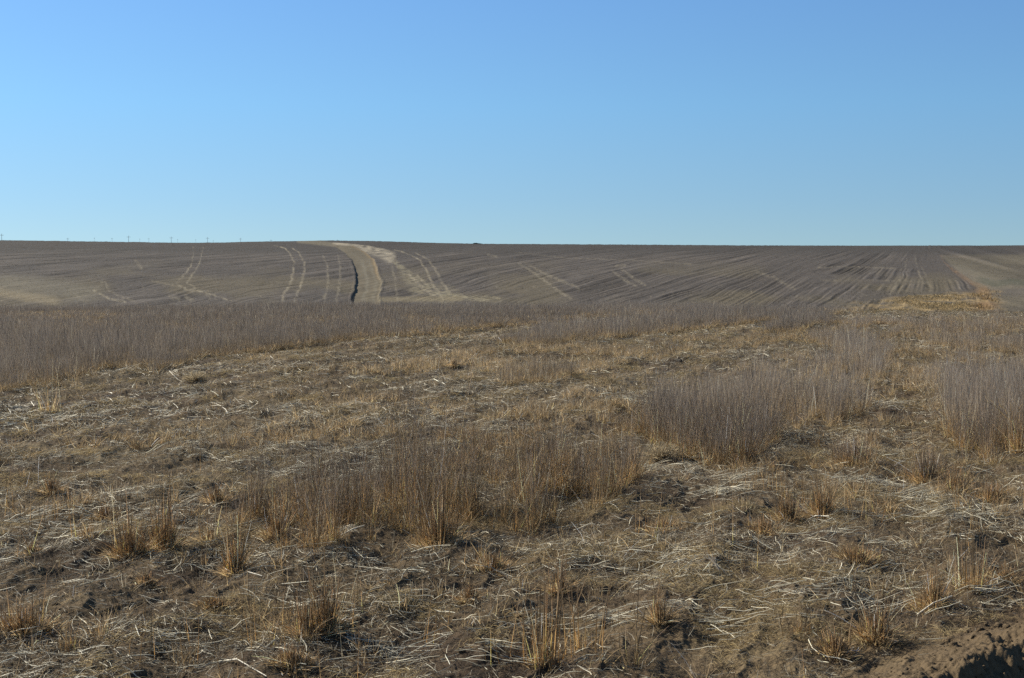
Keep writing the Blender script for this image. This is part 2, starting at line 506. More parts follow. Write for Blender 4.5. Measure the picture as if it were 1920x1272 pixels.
def fallen(st, x, y, L, wid, col, K=3, tri=False, lift=0.01, az=None, curl=0.25, tilt=0.08):
    """pieces lying on the soil, following it"""
    N = len(x)
    if az is None: az = rng.uniform(0, 2 * math.pi, N)
    t = np.linspace(-0.5, 0.5, K)
    cu = np.clip(rng.normal(0, curl * 0.4, N), -0.25, 0.25)
    dx, dy = np.cos(az), np.sin(az)
    X = x[:, None] + L[:, None] * (dx[:, None] * t - dy[:, None] * cu[:, None] * (t * t * 2))
    Y = y[:, None] + L[:, None] * (dy[:, None] * t + dx[:, None] * cu[:, None] * (t * t * 2))
    Zc = zg(X, Y)
    tl = np.abs(rng.normal(0, tilt, N))[:, None]
    Z = Zc * 0.6 + Zc.max(axis=1, keepdims=True) * 0.4 + lift * rng.uniform(0.2, 1.2, N)[:, None] + L[:, None] * tl * (t[None, :] + 0.5)
    C = np.stack([X, Y, Z], -1)
    w = np.repeat(wid[:, None], K, 1); w[:, -1] *= 0.5
    cc = np.repeat(col[:, None, :], K, 1)
    side = None
    if not tri:
        side = np.stack([-dy, dx, rng.normal(0, 0.5, N)], 1)
    st.add(C, w, cc, tri, side)

# ------------------------------------------------------------------ ground sheet
def build_ground():
    ufine = np.arange(-330, 2251, 1.9)
    af = np.arctan((ufine - W / 2) / F)
    ac = np.linspace(af[-1], 2 * math.pi + af[0], 90)[1:-1]
    az = np.concatenate([af, ac])
    vv = np.concatenate([np.arange(1480, 700, -1.35), np.arange(700, 584, -0.8)])
    Dn = EYE * F / (vv - HORIZ)
    D = np.concatenate([np.geomspace(0.15, Dn[0] * 0.985, 20), Dn, np.linspace(Dn[-1] + 1, 200, 40),
                        200 * (600 / 200) ** np.linspace(0.004, 1, 330), np.geomspace(620, 9000, 40)])
    A, DD = np.meshgrid(az, D)
    # rows of constant depth inside the view, circles behind
    X = DD * np.sin(A); Y = DD * np.cos(A)
    x, y = X.ravel(), Y.ravel()
    z = zg(x, y)
    u, v = project(x, y, base_z(x, y))
    Df = np.hypot(x, y)
    hill = Df > 150
    infront = (y > 0)
    # rows, sunk road and its banks on the hill
    hz = np.zeros_like(z)
    hv = hill & infront & (Df < 620)
    r = hill_rows(u[hv], v[hv])
    hz[hv] = 0.16 * r + 0.08 * fbm(x[hv] * 0.35, y[hv] * 0.12, 3, 5)
    q, wpx = road_uv(u, v)
    roadm = hv & (q > 0) & (q < 1) & (v > 461)
    edge = np.minimum(q, 1 - q) * wpx
    dep = sm(v, 470, 500) * 0.30
    cut = sm(q * wpx, -0.5, 2.5) * sm((1 - q) * wpx, -0.5, 2.5)
    berm = np.exp(-((q * wpx + 2.5) / 2.0) ** 2) * 0.10 + np.exp(-(((1 - q) * wpx + 2.2) / 1.6) ** 2) * 0.10
    hz = np.where(hv, hz - cut * dep + berm * sm(v, 480, 505) * (1 + 0.3 * noise2(v * 0.2, q, 2)), hz)
    z = z + hz
    col = np.empty((len(x), 3))
    nm = ~hill
    col[nm] = near_color(u[nm], v[nm], x[nm], y[nm])
    m = hill & infront
    col[m] = hill_color(u[m], v[m], x[m], y[m])
    col[hill & ~infront] = (0.13, 0.11, 0.095)
    # road colour
    rn = fbm(u * 0.10, v * 0.10, 3, 6)
    rut = np.exp(-((q - 0.42 + 0.03 * noise2(v * 0.1, v * 0, 5)) / 0.07) ** 2) + 0.7 * np.exp(-((q - 0.78) / 0.06) ** 2)
    rc_ = np.tile(np.array([0.140, 0.117, 0.080]), (len(x), 1)) * (1 + 0.20 * rn)[:, None]
    rc_ = mix(rc_, (0.205, 0.182, 0.135), 0.6 * rut * sm(v, 475, 500))
    rc_ = mix(rc_, (0.19, 0.14, 0.08), 0.8 * sm(q, 0.78, 0.95) * (1 - sm(v, 505, 530)))
    rc_ = mix(rc_, (0.07, 0.058, 0.045), 0.6 * (1 - sm(q * wpx, 0.3, 2.2)) * sm(v, 478, 492))  # shade of the left cut bank, painted dark into the road edge
    col[roadm] = rc_[roadm]
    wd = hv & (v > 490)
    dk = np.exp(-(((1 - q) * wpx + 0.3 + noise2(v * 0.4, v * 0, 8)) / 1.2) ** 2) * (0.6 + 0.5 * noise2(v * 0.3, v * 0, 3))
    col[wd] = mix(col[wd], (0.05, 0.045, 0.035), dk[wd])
    nr, nc = A.shape
    idx = np.arange(nr * nc).reshape(nr, nc)
    nxt = np.roll(idx, -1, axis=1)
    f = np.stack([idx[:-1], idx[1:], nxt[1:], nxt[:-1]], -1).reshape(-1, 4)
    V = np.stack([x, y, z], 1)
    t = bank_t(x, y)
    bankm = (t > 0.0) & (Df < 10.5) & (Df > 3.5) & (x > 0.2) & infront
    cls = np.where(roadm, 2, np.where(hill, 1, np.where(bankm, 3, 0)))
    fc = cls[f[:, 0]]
    for k, name, mat in ((0, 'ground', M_SOIL), (1, 'hill', M_HILL), (2, 'dirt_road', M_ROAD), (3, 'soil_bank_ground', M_SOIL)):
        ff = f[fc == k][:, ::-1]
        ui, inv = np.unique(ff, return_inverse=True)
        o = mesh_obj(name, V[ui], inv.reshape(-1, 4), np.clip(col[ui], 0.01, 1), mat)
        o['kind'] = 'structure'
        o['label'] = {'ground': 'brown soil of the harvested field littered with straw',
                      'hill': 'grey brown far slope striped with seed rows and wheel tracks',
                      'dirt_road': 'bare tan washed out track climbing the far slope',
                      'soil_bank_ground': 'bare brown crumbly soil ridge at the edge of the field'}[name]
        o['category'] = {'ground': 'field', 'hill': 'hill', 'dirt_road': 'dirt track', 'soil_bank_ground': 'soil bank'}[name]
build_ground()

# ------------------------------------------------------------------ stubble stands
# (polygon of plant feet in photo pixels, plants density 0..1, stalk height m, greyness, name id)
STANDS = [
    ([(-450, 765), (-100, 745), (0, 738), (95, 732), (165, 714), (200, 694), (290, 698), (350, 690), (366, 672), (520, 660), (640, 642), (760, 634), (860, 622), (1000, 612), (1090, 603), (1120, 583), (-450, 583)], 1.0, 0.32, 1.0, 0),
    ([(930, 645), (980, 652), (1100, 643), (1230, 628), (1410, 609), (1500, 602), (1620, 583), (1480, 583), (1300, 597), (1150, 610), (1000, 628)], 1.0, 0.38, 1.0, 1),
    ([(1100, 600), (1250, 592), (1350, 588), (1500, 582), (1100, 582)], .65, 0.34, 1.0, 1),
    ([(935, 726), (1070, 720), (1078, 700), (1000, 694), (950, 703)], .95, 0.30, 0.6, 1),
    ([(1430, 628), (1500, 622), (1580, 604), (1500, 600), (1440, 612)], .9, 0.36, 1.0, 1),
    ([(1170, 668), (1240, 664), (1300, 650), (1230, 645), (1170, 655)], .6, 0.22, 0.7, 1),
    ([(1195, 800), (1212, 820), (1230, 845), (1290, 872), (1340, 884), (1420, 874), (1450, 838), (1540, 805), (1620, 770), (1650, 735), (1660, 690), (1700, 650), (1715, 660), (1620, 665), (1500, 705), (1400, 745), (1260, 775)], .75, 0.47, 0.85, 2),
    ([(1755, 735), (1765, 780), (1775, 835), (1840, 856), (1925, 862), (2350, 930), (2350, 740), (1920, 725), (1790, 725)], .9, 0.44, 0.85, 3),
    ([(1735, 730), (1900, 725), (2300, 740), (2300, 600), (1740, 600)], .58, 0.33, 0.7, 3),
    ([(1400, 745), (1500, 705), (1620, 665), (1730, 655), (1740, 605), (1600, 605), (1500, 650), (1380, 700)], .58, 0.33, 0.75, 2),
    ([(440, 1040), (500, 1056), (560, 1054), (640, 1036), (700, 1030), (722, 1006), (790, 1028), (850, 1036), (892, 992), (1000, 1004), (1100, 970), (1175, 950), (1205, 905), (1120, 905), (980, 925), (850, 945), (740, 945), (640, 955), (540, 975), (445, 990)], .95, 0.53, 0.6, 4),
    ([(720, 870), (900, 880), (1190, 880), (1220, 800), (1180, 760), (1000, 770), (900, 800), (760, 830)], .38, 0.17, 0.35, 5),
    ([(700, 945), (850, 945), (980, 925), (1200, 905), (1200, 870), (900, 880), (720, 880), (500, 930), (500, 970)], .40, 0.24, 0.4, 5),
    ([(-300, 935), (0, 926), (60, 925), (98, 905), (92, 875), (0, 868), (-300, 860)], .5, 0.24, 0.4, 5),
    ([(1440, 980), (1560, 972), (1560, 945), (1450, 950)], .35, 0.24, 0.4, 5),
    ([(1550, 870), (1640, 860), (1640, 820), (1560, 830)], .5, 0.24, 0.7, 5),
    ([(1690, 910), (1860, 900), (1900, 870), (1720, 860)], .42, 0.26, 0.6, 5),
    ([(1060, 780), (1110, 778), (1110, 740), (1060, 745)], .6, 0.22, 0.5, 5),
]
LOW = [
    ([(0, 860), (740, 830), (900, 760), (700, 740), (380, 790), (0, 800)], .16, 0.10),
    ([(560, 690), (900, 720), (1200, 690), (1600, 620), (1250, 640), (900, 660)], .26, 0.15),
    ([(1640, 800), (1760, 800), (1760, 610), (1690, 640)], .28, 0.16),
    ([(0, 980), (450, 950), (460, 880), (120, 880)], .10, 0.10),
    ([(1250, 900), (1900, 1020), (1920, 900), (1500, 860)], .14, 0.12),
]

def stand_fields(u, v, x, y):
    j = np.clip((v - 470) * 0.028, 1, 22)
    uu = u + j * 2.2 * fbm(x * 2.2, y * 2.2, 2, 3)
    vv = v + j * 1.0 * fbm(x * 2.2 + 9, y * 2.2, 2, 6)
    dens = np.zeros(len(u)); hh = np.full(len(u), 0.2); gr = np.full(len(u), 0.4); sid = np.full(len(u), 6)
    cl = fbm(x * 1.3, y * 1.3, 3, 8)
    base = 0.05 * sm(cl, 0.1, 0.5)
    dens += base; hh[:] = 0.12
    for poly, d, h in LOW:
        m = pip(uu, vv, poly)
        dens[m] = np.maximum(dens[m], d * sm(cl[m], -0.25, 0.45) * 1.8); hh[m] = h
    for poly, d, h, g, i in STANDS:
        m = pip(uu, vv, poly) & (v < 1100)
        k = d * (0.5 + 0.5 * sm(cl[m] + 0.4 * fbm(x[m] * 4, y[m] * 4, 2, 5), -0.45, 0.15)) if d > .6 else d * sm(cl[m] + 0.5 * fbm(x[m] * 1.5, y[m] * 0.8, 2, 7), -0.1, 0.35) * 2.0
        dens[m] = np.maximum(dens[m], k); hh[m] = h; gr[m] = g; sid[m] = i
    # ragged outlines and clumps inside the stands
    inn = np.zeros(len(u))
    ok = sid < 6
    for a_ in range(6):
        x2 = x + 0.45 * math.cos(a_ * 1.047); y2 = y + 0.45 * math.sin(a_ * 1.047)
        u2, v2 = project(x2, y2, base_z(x2, y2))
        ii = np.zeros(len(u), bool)
        for poly, d, h, g, i in STANDS:
            ii |= pip(u2 + uu - u, v2 + vv - v, poly)
        inn += ii / 6.0
    c2 = fbm(x * 3.1, y * 3.1, 3, 9) + 0.25 * fbm(x * 0.7, y * 0.7, 2, 4)
    far_ = sm(np.hypot(x, y), 22, 40)
    lo = np.where(sid == 4, 0.15, 0.50) + 0.35 * far_
    hh = np.where(ok, hh * (0.6 + 0.4 * inn) * (0.62 + 0.55 * sm(c2, -0.4, 0.35)), hh)
    dens = np.where(ok, dens * (lo + (1.25 - lo) * sm(c2, np.where(sid == 4, -0.22, -0.40), 0.05)), dens)
    c3 = fbm(x * 0.85 + 7, y * 0.6, 3, 14)
    gap = ((sid == 2) | (sid == 3))
    dens = np.where(gap, dens * (0.22 + 0.9 * sm(c3, -0.28, 0.05)), dens)
    hh = np.where(gap, hh * (0.6 + 0.45 * sm(c3, -0.28, 0.2)), hh)
    core = ((sid == 2) & (u > 1215) & (u < 1450) & (v > 745)) | ((sid == 3) & (u > 1765) & (v > 730))
    dens = np.where(core, np.maximum(dens, 0.8), dens); hh = np.where(core, np.maximum(hh, 0.46), hh)
    f4 = np.interp(u, [440, 600, 700, 740, 880, 910, 1190], [1.0, 1.05, .9, 1.35, 1.35, 1.05, .95])
    hh = np.where(sid == 4, hh * f4, hh)
    dens = np.where((sid == 4) & (np.abs(u - 718) < 16) & (v > 900), dens * 0.25, dens)
    hh = np.where(sid == 0, hh * 0.92 * (1 + 0.45 * fbm(x * 0.35, y * 0.2, 2, 11)), hh)
    gr = np.where(ok, gr * (0.75 + 0.45 * sm(c2, -0.3, 0.4)), gr)
    dens[(np.hypot(x, y) > 45) & (u > 1350)] *= 0.35; hh = np.where((np.hypot(x, y) > 45) & (u > 1350), hh * 0.6, hh)
    dens[bank_t(x, y) > -0.1] *= (np.hypot(x, y)[bank_t(x, y) > -0.1] > 9)
    return dens, hh, gr, sid

def sector(n_per_m2, d0, d1, u0=-330, u1=2250):
    a0, a1 = math.atan((u0 - W / 2) / F), math.atan((u1 - W / 2) / F)
    n = int(n_per_m2 * 0.5 * (a1 - a0) * (d1 * d1 - d0 * d0))
    D = np.sqrt(rng.uniform(d0 * d0, d1 * d1, n)); a = rng.uniform(a0, a1, n)
    return D * np.sin(a), D * np.cos(a)

def not_bank(x, y, k=0.03):
    t = bank_t(x, y)
    return (t < 0.0) | (np.hypot(x, y) > 10) | (rng.random(len(x)) < k)

names = {0: ('stubble', 'dense grey stubble filling the left side of the field to the crest'),
         1: ('stubble', 'brown and grey stubble strips across the middle of the field'),
         2: ('stubble', 'tall grey stubble stand running away right of centre'),
         3: ('stubble', 'tall grey stubble stand at the right edge of the field'),
         4: ('stubble', 'brown standing stubble row across the middle foreground'),
         5: ('stubble', 'short ochre stubble clumps between the tall stands'),
         6: ('stubble', 'thin low stubble scattered over the bare soil')}
ST = {k: Strands() for k in names}

def grow(d0, d1, plants, per, wid, tri, K, wide_cl):
    x, y = sector(plants, d0, d1)
    # pull towards drilled rows
    r = x * rc - y * rs; s = x * rs + y * rc
    r = np.round(r / 0.26) * 0.26 + rng.normal(0, 0.045, len(r))
    x = r * rc + s * rs; y = -r * rs + s * rc
    u, v = project(x, y, base_z(x, y))
    dens, hh, gr, sid = stand_fields(u, v, x, y)
    keep = rng.random(len(x)) < dens
    x, y, hh, gr, sid = x[keep], y[keep], hh[keep], gr[keep], sid[keep]
    ph = rng.uniform(0.6, 1.2, len(x)) * (1 + 0.18 * fbm(x * 1.1, y * 1.1, 2, 2))
    hh = hh * ph * (1 - 0.22 * sm(np.hypot(x, y), 28, 42))
    tone = rng.uniform(0.8, 1.15, len(x)) * np.where((sid == 2) | (sid == 3), 1.3, np.where(sid == 0, 0.72, np.where(sid == 1, 0.85, 1.3))) * (1 + 0.15 * fbm(x * 0.8, y * 0.8, 2, 5)) * (1 + 0.30 * fbm(x * 0.12, y * 0.3, 3, 9))
    k = per
    X = np.repeat(x, k); Y = np.repeat(y, k); Hh = np.repeat(hh, k); G = np.repeat(gr, k); S = np.repeat(sid, k); To = np.repeat(tone, k)
    a = rng.uniform(0, 2 * math.pi, len(X)); rad = np.abs(rng.normal(0, wide_cl, len(X)))
    X = X + rad * np.cos(a); Y = Y + rad * np.sin(a)
    Z = zg(X, Y) - 0.01
    hk = Hh * np.clip(rng.normal(0.72, 0.28, len(X)), 0.15, 1.4)
    lean = np.clip(rad / wide_cl * 0.07 + np.abs(rng.normal(0, 0.15, len(X))), 0, 0.5)
    out_ = rng.random(len(X)) < 0.10
    lean = np.where(out_, rng.uniform(0.4, 1.0, len(X)), lean)
    w = wid * rng.uniform(0.6, 1.3, len(X))
    for i in ST:
        m = S == i
        if not m.any(): continue
        upright(ST[i], X[m], Y[m], Z[m], hk[m], lean[m], w[m], K, tri, G[m], a[m] + rng.normal(0, 0.7, m.sum()), 0.06, To[m], 0.42 if d1 < 20 else (0.26 if d1 < 40 else 0.15))
        # fine grey branchlets in the upper half
        mm = m & (rng.random(len(X)) < 0.8 * G + 0.15) & (hk > 0.15)
        n = mm.sum()
        if n:
            t0 = rng.uniform(0.35, 0.8, n)
            b = hk[mm] * t0
            C0 = np.stack([X[mm] + np.cos(a[mm]) * lean[mm] * b, Y[mm] + np.sin(a[mm]) * lean[mm] * b, Z[mm] + b], 1)
            az = rng.uniform(0, 2 * math.pi, n); L = hk[mm] * rng.uniform(0.2, 0.45, n)
            d = np.stack([np.cos(az) * 0.35, np.sin(az) * 0.35, 0 * az + 0.95], 1)
            C = np.stack([C0, C0 + d * L[:, None]], 1)
            c = np.repeat((GREY * rng.uniform(0.7, 1.4, n)[:, None])[:, None, :], 2, 1)
            ST[i].add(C, np.stack([w[mm] * 0.6, w[mm] * 0.35], 1), c, False)
        # short ochre sheath leaves at the foot
        mm = m & (rng.random(len(X)) < 0.7)
        n = mm.sum()
        if n:
            upright(ST[i], X[mm], Y[mm], Z[mm], rng.uniform(0.05, 0.16, n), rng.uniform(0.2, 1.1, n), w[mm] * 1.5, 3, False, 0.0, None, 0.3, rng.uniform(0.9, 1.5, n))

grow(5.0, 15, 110, 20, 0.0028, True, 4, 0.035)
grow(15, 30, 110, 14, 0.0038, False, 3, 0.05)
grow(30, 66, 110, 9, 0.006, False, 3, 0.06)
# single wiry stalks left standing in the near field
x, y = sector(5.5, 5.2, 13)
kk = not_bank(x, y, 0) & (rng.random(len(x)) < sm(fbm(x * 0.9, y * 0.9, 2, 3), -0.2, 0.4))
x, y = np.repeat(x[kk], 4), np.repeat(y[kk], 4)
x = x + rng.normal(0, 0.06, len(x)); y = y + rng.normal(0, 0.06, len(x))
upright(ST[6], x, y, zg(x, y) - 0.01, rng.uniform(0.12, 0.45, len(x)), np.abs(rng.normal(0.08, 0.15, len(x))), 0.0035 * np.ones(len(x)), 5, True, 0.3, None, 0.12, 1.2 * np.ones(len(x)))
for k, (nm_, lb) in names.items():
    if ST[k].n:
        ST[k].build(nm_, M_STALK, kind='stuff', label=lb, category='stubble')

# ------------------------------------------------------------------ straw litter and thatch
def litter_weight(x, y):
    return sm(fbm(x * 0.9 + 3, y * 0.9, 3, 10) + 0.5 * fbm(x * 4, y * 4, 2, 2), -0.25, 0.5) ** 1.5


LIT = Strands()
def scatter(n, d0, d1, Lr, wr, cols, tri, K, wgt=1.0, curl=0.25, tilt=0.08, lift=0.012, aniso=0.0, store=None):
    x, y = sector(n, d0, d1)
    if wgt: 
        k = rng.random(len(x)) < (1 - wgt) + wgt * litter_weight(x, y)
        x, y = x[k], y[k]
    k = not_bank(x, y); x, y = x[k], y[k]
    N = len(x)
    pick = rng.integers(0, len(cols), N)
    col = np.array(cols)[pick] * rng.uniform(0.6, 1.3, N)[:, None]
    if store is not None:                              # darker and lighter patches of residue, drawn out along the rows
        pa = fbm((x * rc - y * rs) * 1.3, (x * rs + y * rc) * 0.7, 3, 3) + 0.4 * fbm(x * 6, y * 6, 2, 8)
        col = col * (0.85 + 0.65 * np.clip(pa * 1.6, -0.85, 0.9))[:, None]
    az = rng.uniform(0, math.pi, N)
    m = rng.random(N) < aniso
    az[m] = rng.normal(-0.25, 0.45, m.sum())
    fallen(store or LIT, x, y, rng.uniform(*Lr, N) * rng.uniform(0.6, 1, N), rng.uniform(*wr, N), col, K, tri, lift, az, curl, tilt)

P1, P2, P3 = STRAW, np.array([0.58, 0.51, 0.38]), np.array([0.42, 0.355, 0.245])
scatter(110, 5.0, 18, (0.06, 0.24), (0.003, 0.0065), [P1, P1, P1 * .8], True, 5, 0.92, 0.4, 0.12, 0.018, 0.4)
scatter(1000, 5.0, 16, (0.02, 0.12), (0.0018, 0.0038), [P1, P2, P2, P3], True, 3, 0.9, 0.3, 0.16, 0.012, 0.3)
scatter(330, 16, 34, (0.06, 0.24), (0.0035, 0.008), [P1, P2, P2, P3], False, 3, 0.9, 0.2, 0.10, 0.02, 0.3)
scatter(80, 34, 66, (0.12, 0.45), (0.007, 0.014), [P1, P2, P3], False, 2, 0.9, 0.2, 0.1, 0.02, 0.2)
# heaps of bleached straw left by the harvester
for (pu, pv, pr, pn) in [(1245, 862, .45, 420), (1215, 880, .35, 260), (690, 955, .3, 90), (335, 935, .5, 170), (195, 965, .5, 160), (60, 985, .5, 150), (130, 1000, .4, 110),
                         (470, 1005, .3, 70), (1350, 935, .45, 260), (1380, 905, .4, 200), (1720, 935, .5, 220), (1620, 915, .4, 160), (1800, 985, .5, 180), (930, 1225, .28, 110), (740, 1225, .25, 100),
                         (1150, 1165, .3, 110), (1350, 1180, .35, 140), (1480, 1130, .35, 120), (1600, 1150, .35, 110), (1560, 1020, .4, 130), (1250, 1050, .4, 110), (560, 1140, .3, 90),
                         (620, 1090, .3, 60), (300, 1215, .25, 60), (80, 1110, .25, 50), (1850, 1120, .4, 110), (1180, 1080, .35, 90), (1010, 1170, .3, 90), (1690, 1085, .35, 100),
                         (30, 800, .8, 260), (90, 790, .6, 200), (230, 700, 1.2, 300), (600, 700, 1.5, 260), (1000, 690, 1.5, 220), (460, 770, 1.2, 200), (1660, 760, .8, 200), (1700, 820, .8, 200),
                         (870, 745, 1.2, 200), (180, 860, .7, 160), (720, 800, 1.0, 160), (1130, 700, 1.4, 160), (640, 860, .7, 120)]:
    px_, py_ = flat(pu, pv)
    aa = rng.uniform(0, 2 * math.pi, pn); q_ = pr * np.abs(rng.normal(0, 0.6, pn))
    hx, hy = px_ + q_ * np.cos(aa) * 1.3, py_ + q_ * np.sin(aa)
    kk_ = not_bank(hx, hy, 0.0); hx, hy = hx[kk_], hy[kk_]; nn = len(hx)
    Dp = math.hypot(px_, py_); main = rng.normal(0, 0.5)
    hx, hy = hx[::3], hy[::3]; nn = len(hx)
    fallen(LIT, hx, hy, rng.uniform(0.05, 0.24, nn), rng.uniform(0.0024, 0.005, nn) * (1 if Dp < 15 else 1.5), P1 * rng.uniform(0.45, 1.1, nn)[:, None], 4, Dp < 15, 0.03, rng.normal(main, 0.55, nn), 0.3, 0.18)
LIT.build('straw_litter', M_STRAW, kind='stuff', label='bleached broken straw lying over the soil', category='straw')
TH = Strands()
TP = None
BR = np.array([0.23, 0.165, 0.095])
scatter(3600, 5.0, 14, (0.02, 0.10), (0.0012, 0.0028), [P2, BR, DARK * 1.1, DARK, TANP * .8, DARK, DARK * .7, BR * .7], False, 3, 0.55, 0.5, 0.35, 0.018, 0.2, TH)
scatter(900, 14, 30, (0.04, 0.14), (0.003, 0.006), [P2, BR, DARK, TANP * .8, DARK, BR * .7], False, 3, 0.6, 0.5, 0.3, 0.02, 0.1, TH)
scatter(170, 30, 66, (0.08, 0.22), (0.006, 0.012), [P3, BR, DARK, TANP * .8, DARK], False, 2, 0.6, 0.4, 0.3, 0.03, 0.0, TH)
TH.build('thatch', M_STALK, kind='stuff', label='fine brown and grey crop residue covering the soil', category='crop residue')
# low tan mats of curled grass
MAT = Strands()
for d0, d1, n, w in ((5, 14, 3600, 0.0022), (14, 30, 900, 0.005), (30, 66, 140, 0.011)):
    x, y = sector(n, d0, d1)
    g = fbm(x * 1.6 + 11, y * 1.6, 3, 12) + 0.3 * fbm(x * 8, y * 8, 2, 5)
    k = (rng.random(len(x)) < sm(g, 0.15, 0.42) * 0.95) & not_bank(x, y, 0.0)
    x, y = x[k], y[k]; N = len(x)
    L = rng.uniform(0.03, 0.085, N) * (1 + d0 / 30)
    az = rng.uniform(0, 2 * math.pi, N)
    t = np.linspace(0, 1, 4)[None, :]
    b = rng.uniform(0.4, 1.3, N)[:, None]
    R = L[:, None] * (t * 0.5 + b * t * t * 0.5)
    X = x[:, None] + np.cos(az)[:, None] * R; Y = y[:, None] + np.sin(az)[:, None] * R
    Z = zg(x, y)[:, None] + L[:, None] * (t - 0.7 * b * t * t) * 0.8
    Z = np.maximum(Z, zg(x, y)[:, None] + 0.002)
    c = (TANP * rng.uniform(0.5, 1.2, N)[:, None])[:, None, :] * np.ones((1, 4, 1))
    c = c * (1.0 if d0 < 14 else 0.72)
    MAT.add(np.stack([X, Y, Z], -1), w * np.ones((N, 4)) * np.array([1, 1, .8, .4]), c, False)
MAT.build('short_grass', M_STALK, kind='stuff', label='low mats of curled tan dry grass on the soil', category='dry grass')

# tiny tussocks all over the ground
MT = Strands()
for d0, d1, n, per_, w in ((5, 12, 13, 26, 0.0024), (12, 20, 13, 20, 0.0035), (20, 36, 10, 14, 0.0055), (36, 60, 3.5, 9, 0.009)):
    x, y = sector(n, d0, d1)
    g = fbm(x * 0.9 + 31, y * 0.9, 3, 6)
    k = (rng.random(len(x)) < 0.25 + 0.75 * sm(g, -0.1, 0.3)) & not_bank(x, y, 0.0)
    x, y = x[k], y[k]
    big = np.repeat(rng.uniform(0.35, 1.0, len(x)) ** 2 * 1.1 + 0.15, per_)
    gre = np.repeat(rng.random(len(x)) ** 2 * 0.8, per_); ton = np.repeat(rng.uniform(0.8, 1.5, len(x)) * (1.0 if d0 < 12 else 0.72), per_)
    X = np.repeat(x, per_); Y = np.repeat(y, per_)
    a = rng.uniform(0, 2 * math.pi, len(X)); rad = np.abs(rng.normal(0, 0.035, len(X))) * (0.5 + big) * (1 + d0 / 40)
    X = X + rad * np.cos(a); Y = Y + rad * np.sin(a)
    upright(MT, X, Y, zg(X, Y) - 0.006, 0.13 * big * rng.uniform(0.4, 1.2, len(X)), np.clip(rng.normal(0.45, 0.4, len(X)), 0, 1.6),
            w * rng.uniform(0.7, 1.3, len(X)), 3, False, gre, a, 0.3, ton)
MT.build('short_grass', M_STALK, kind='stuff', label='tiny ochre tussocks dotted over the whole field', category='dry grass')

# soil clods on the bank and over the field
def clods():
    ico = []
    import bmesh
    bm = bmesh.new(); bmesh.ops.create_icosphere(bm, subdivisions=2, radius=1)
    bv = np.array([v.co[:] for v in bm.verts]); bf = np.array([[v.index for v in f.verts] for f in bm.faces]); bm.free()
    def make(x, y, s, name, label):
        N = len(x)
        V = np.repeat(bv[None], N, 0)
        off = rng.uniform(0, 200, (N, 1))
        d = 1 + 0.55 * noise2(V[:, :, 0] * 1.7 + off, V[:, :, 1] * 1.7 + V[:, :, 2] * 1.3 + off, 3) + 0.25 * noise2(V[:, :, 0] * 4 + off, V[:, :, 2] * 4 + V[:, :, 1] * 3, 4)
        V = V * d[:, :, None] * s[:, None, None] * np.array([1, 1, 0.7])
        V[:, :, 0] += x[:, None]; V[:, :, 1] += y[:, None]; V[:, :, 2] += (zg(x, y) + s * 0.1)[:, None]
        Fc = (bf[None] + (np.arange(N) * len(bv))[:, None, None]).reshape(-1, 3)
        c = np.repeat((np.array([0.130, 0.093, 0.055]) * rng.uniform(0.75, 1.15, N)[:, None])[:, None, :], len(bv), 1).reshape(-1, 3)
        mesh_obj(name, V.reshape(-1, 3), Fc, c, M_SOIL, kind='stuff', label=label, category='soil clods')
    x, y = sector(900, 4.2, 10, 1300, 2250)
    t = bank_t(x, y)
    k = (t > 0.02) & (t < 1.4) & (rng.random(len(x)) < 0.25 + 0.75 * sm(fbm(x * 3, y * 3, 2, 1), 0, .4))
    x, y = x[k], y[k]
    make(x, y, 0.003 + 0.022 * rng.random(len(x)) ** 7 + 0.003 * rng.random(len(x)), 'soil_clods', 'crumbly brown clods on the bare soil ridge')
    x, y = sector(25, 5, 16)
    k = not_bank(x, y, 0); x, y = x[k], y[k]
    make(x, y, 0.004 + 0.014 * rng.random(len(x)) ** 3, 'soil_clods', 'small brown clods strewn over the near field soil')
clods()

# short stubble on the far slope, coloured like the slope under it
HS = Strands()
def hill_stubble():
    n = 80000
    uu = rng.uniform(-330, 2250, n); D = 205 * (600 / 205) ** (rng.random(n) ** 0.9)
    a = np.arctan((uu - W / 2) / F)
    x, y = D * np.sin(a), D * np.cos(a)
    bz = base_z(x, y); u, v = project(x, y, bz)
    q, wpx = road_uv(u, v)
    k = ~((q * wpx > -2) & ((1 - q) * wpx > -1.0) & (v > 455))
    r = hill_rows(u, v)
    k &= rng.random(n) < 0.35 + 0.65 * sm(r, -0.5, 0.5)
    x, y, bz, u, v = x[k], y[k], bz[k], u[k], v[k]
    N = len(x)
    c = hill_color(u, v, x, y) * rng.uniform(0.9, 1.5, N)[:, None]
    gold = (u > 1560) & (u < 1880) & (v > 548)
    h = rng.uniform(0.03, 0.11, N) * np.where(gold, 2.2, 1)
    C0 = np.stack([x, y, bz - 0.05], 1)
    C = np.stack([C0, C0 + np.stack([rng.normal(0, 0.06, N), rng.normal(0, 0.06, N), h + 0.05], 1)], 1)
    side = np.stack([rng.normal(1, 0.3, N), rng.normal(0, 0.6, N), 0 * h], 1)
    w = rng.uniform(0.04, 0.12, N)
    HS.add(C, np.stack([w, w * 0.6], 1), np.repeat(c[:, None, :], 2, 1), False, side)
hill_stubble()
GG = Strands()
n = 26000
uu = rng.uniform(1540, 1880, n); D = rng.uniform(200, 262, n); a = np.arctan((uu - W / 2) / F)
x, y = D * np.sin(a), D * np.cos(a); bz = base_z(x, y); u, v = project(x, y, bz)
top = np.interp(u, [1540, 1620, 1690, 1760, 1790, 1860], [577, 568, 557, 553, 548, 545])
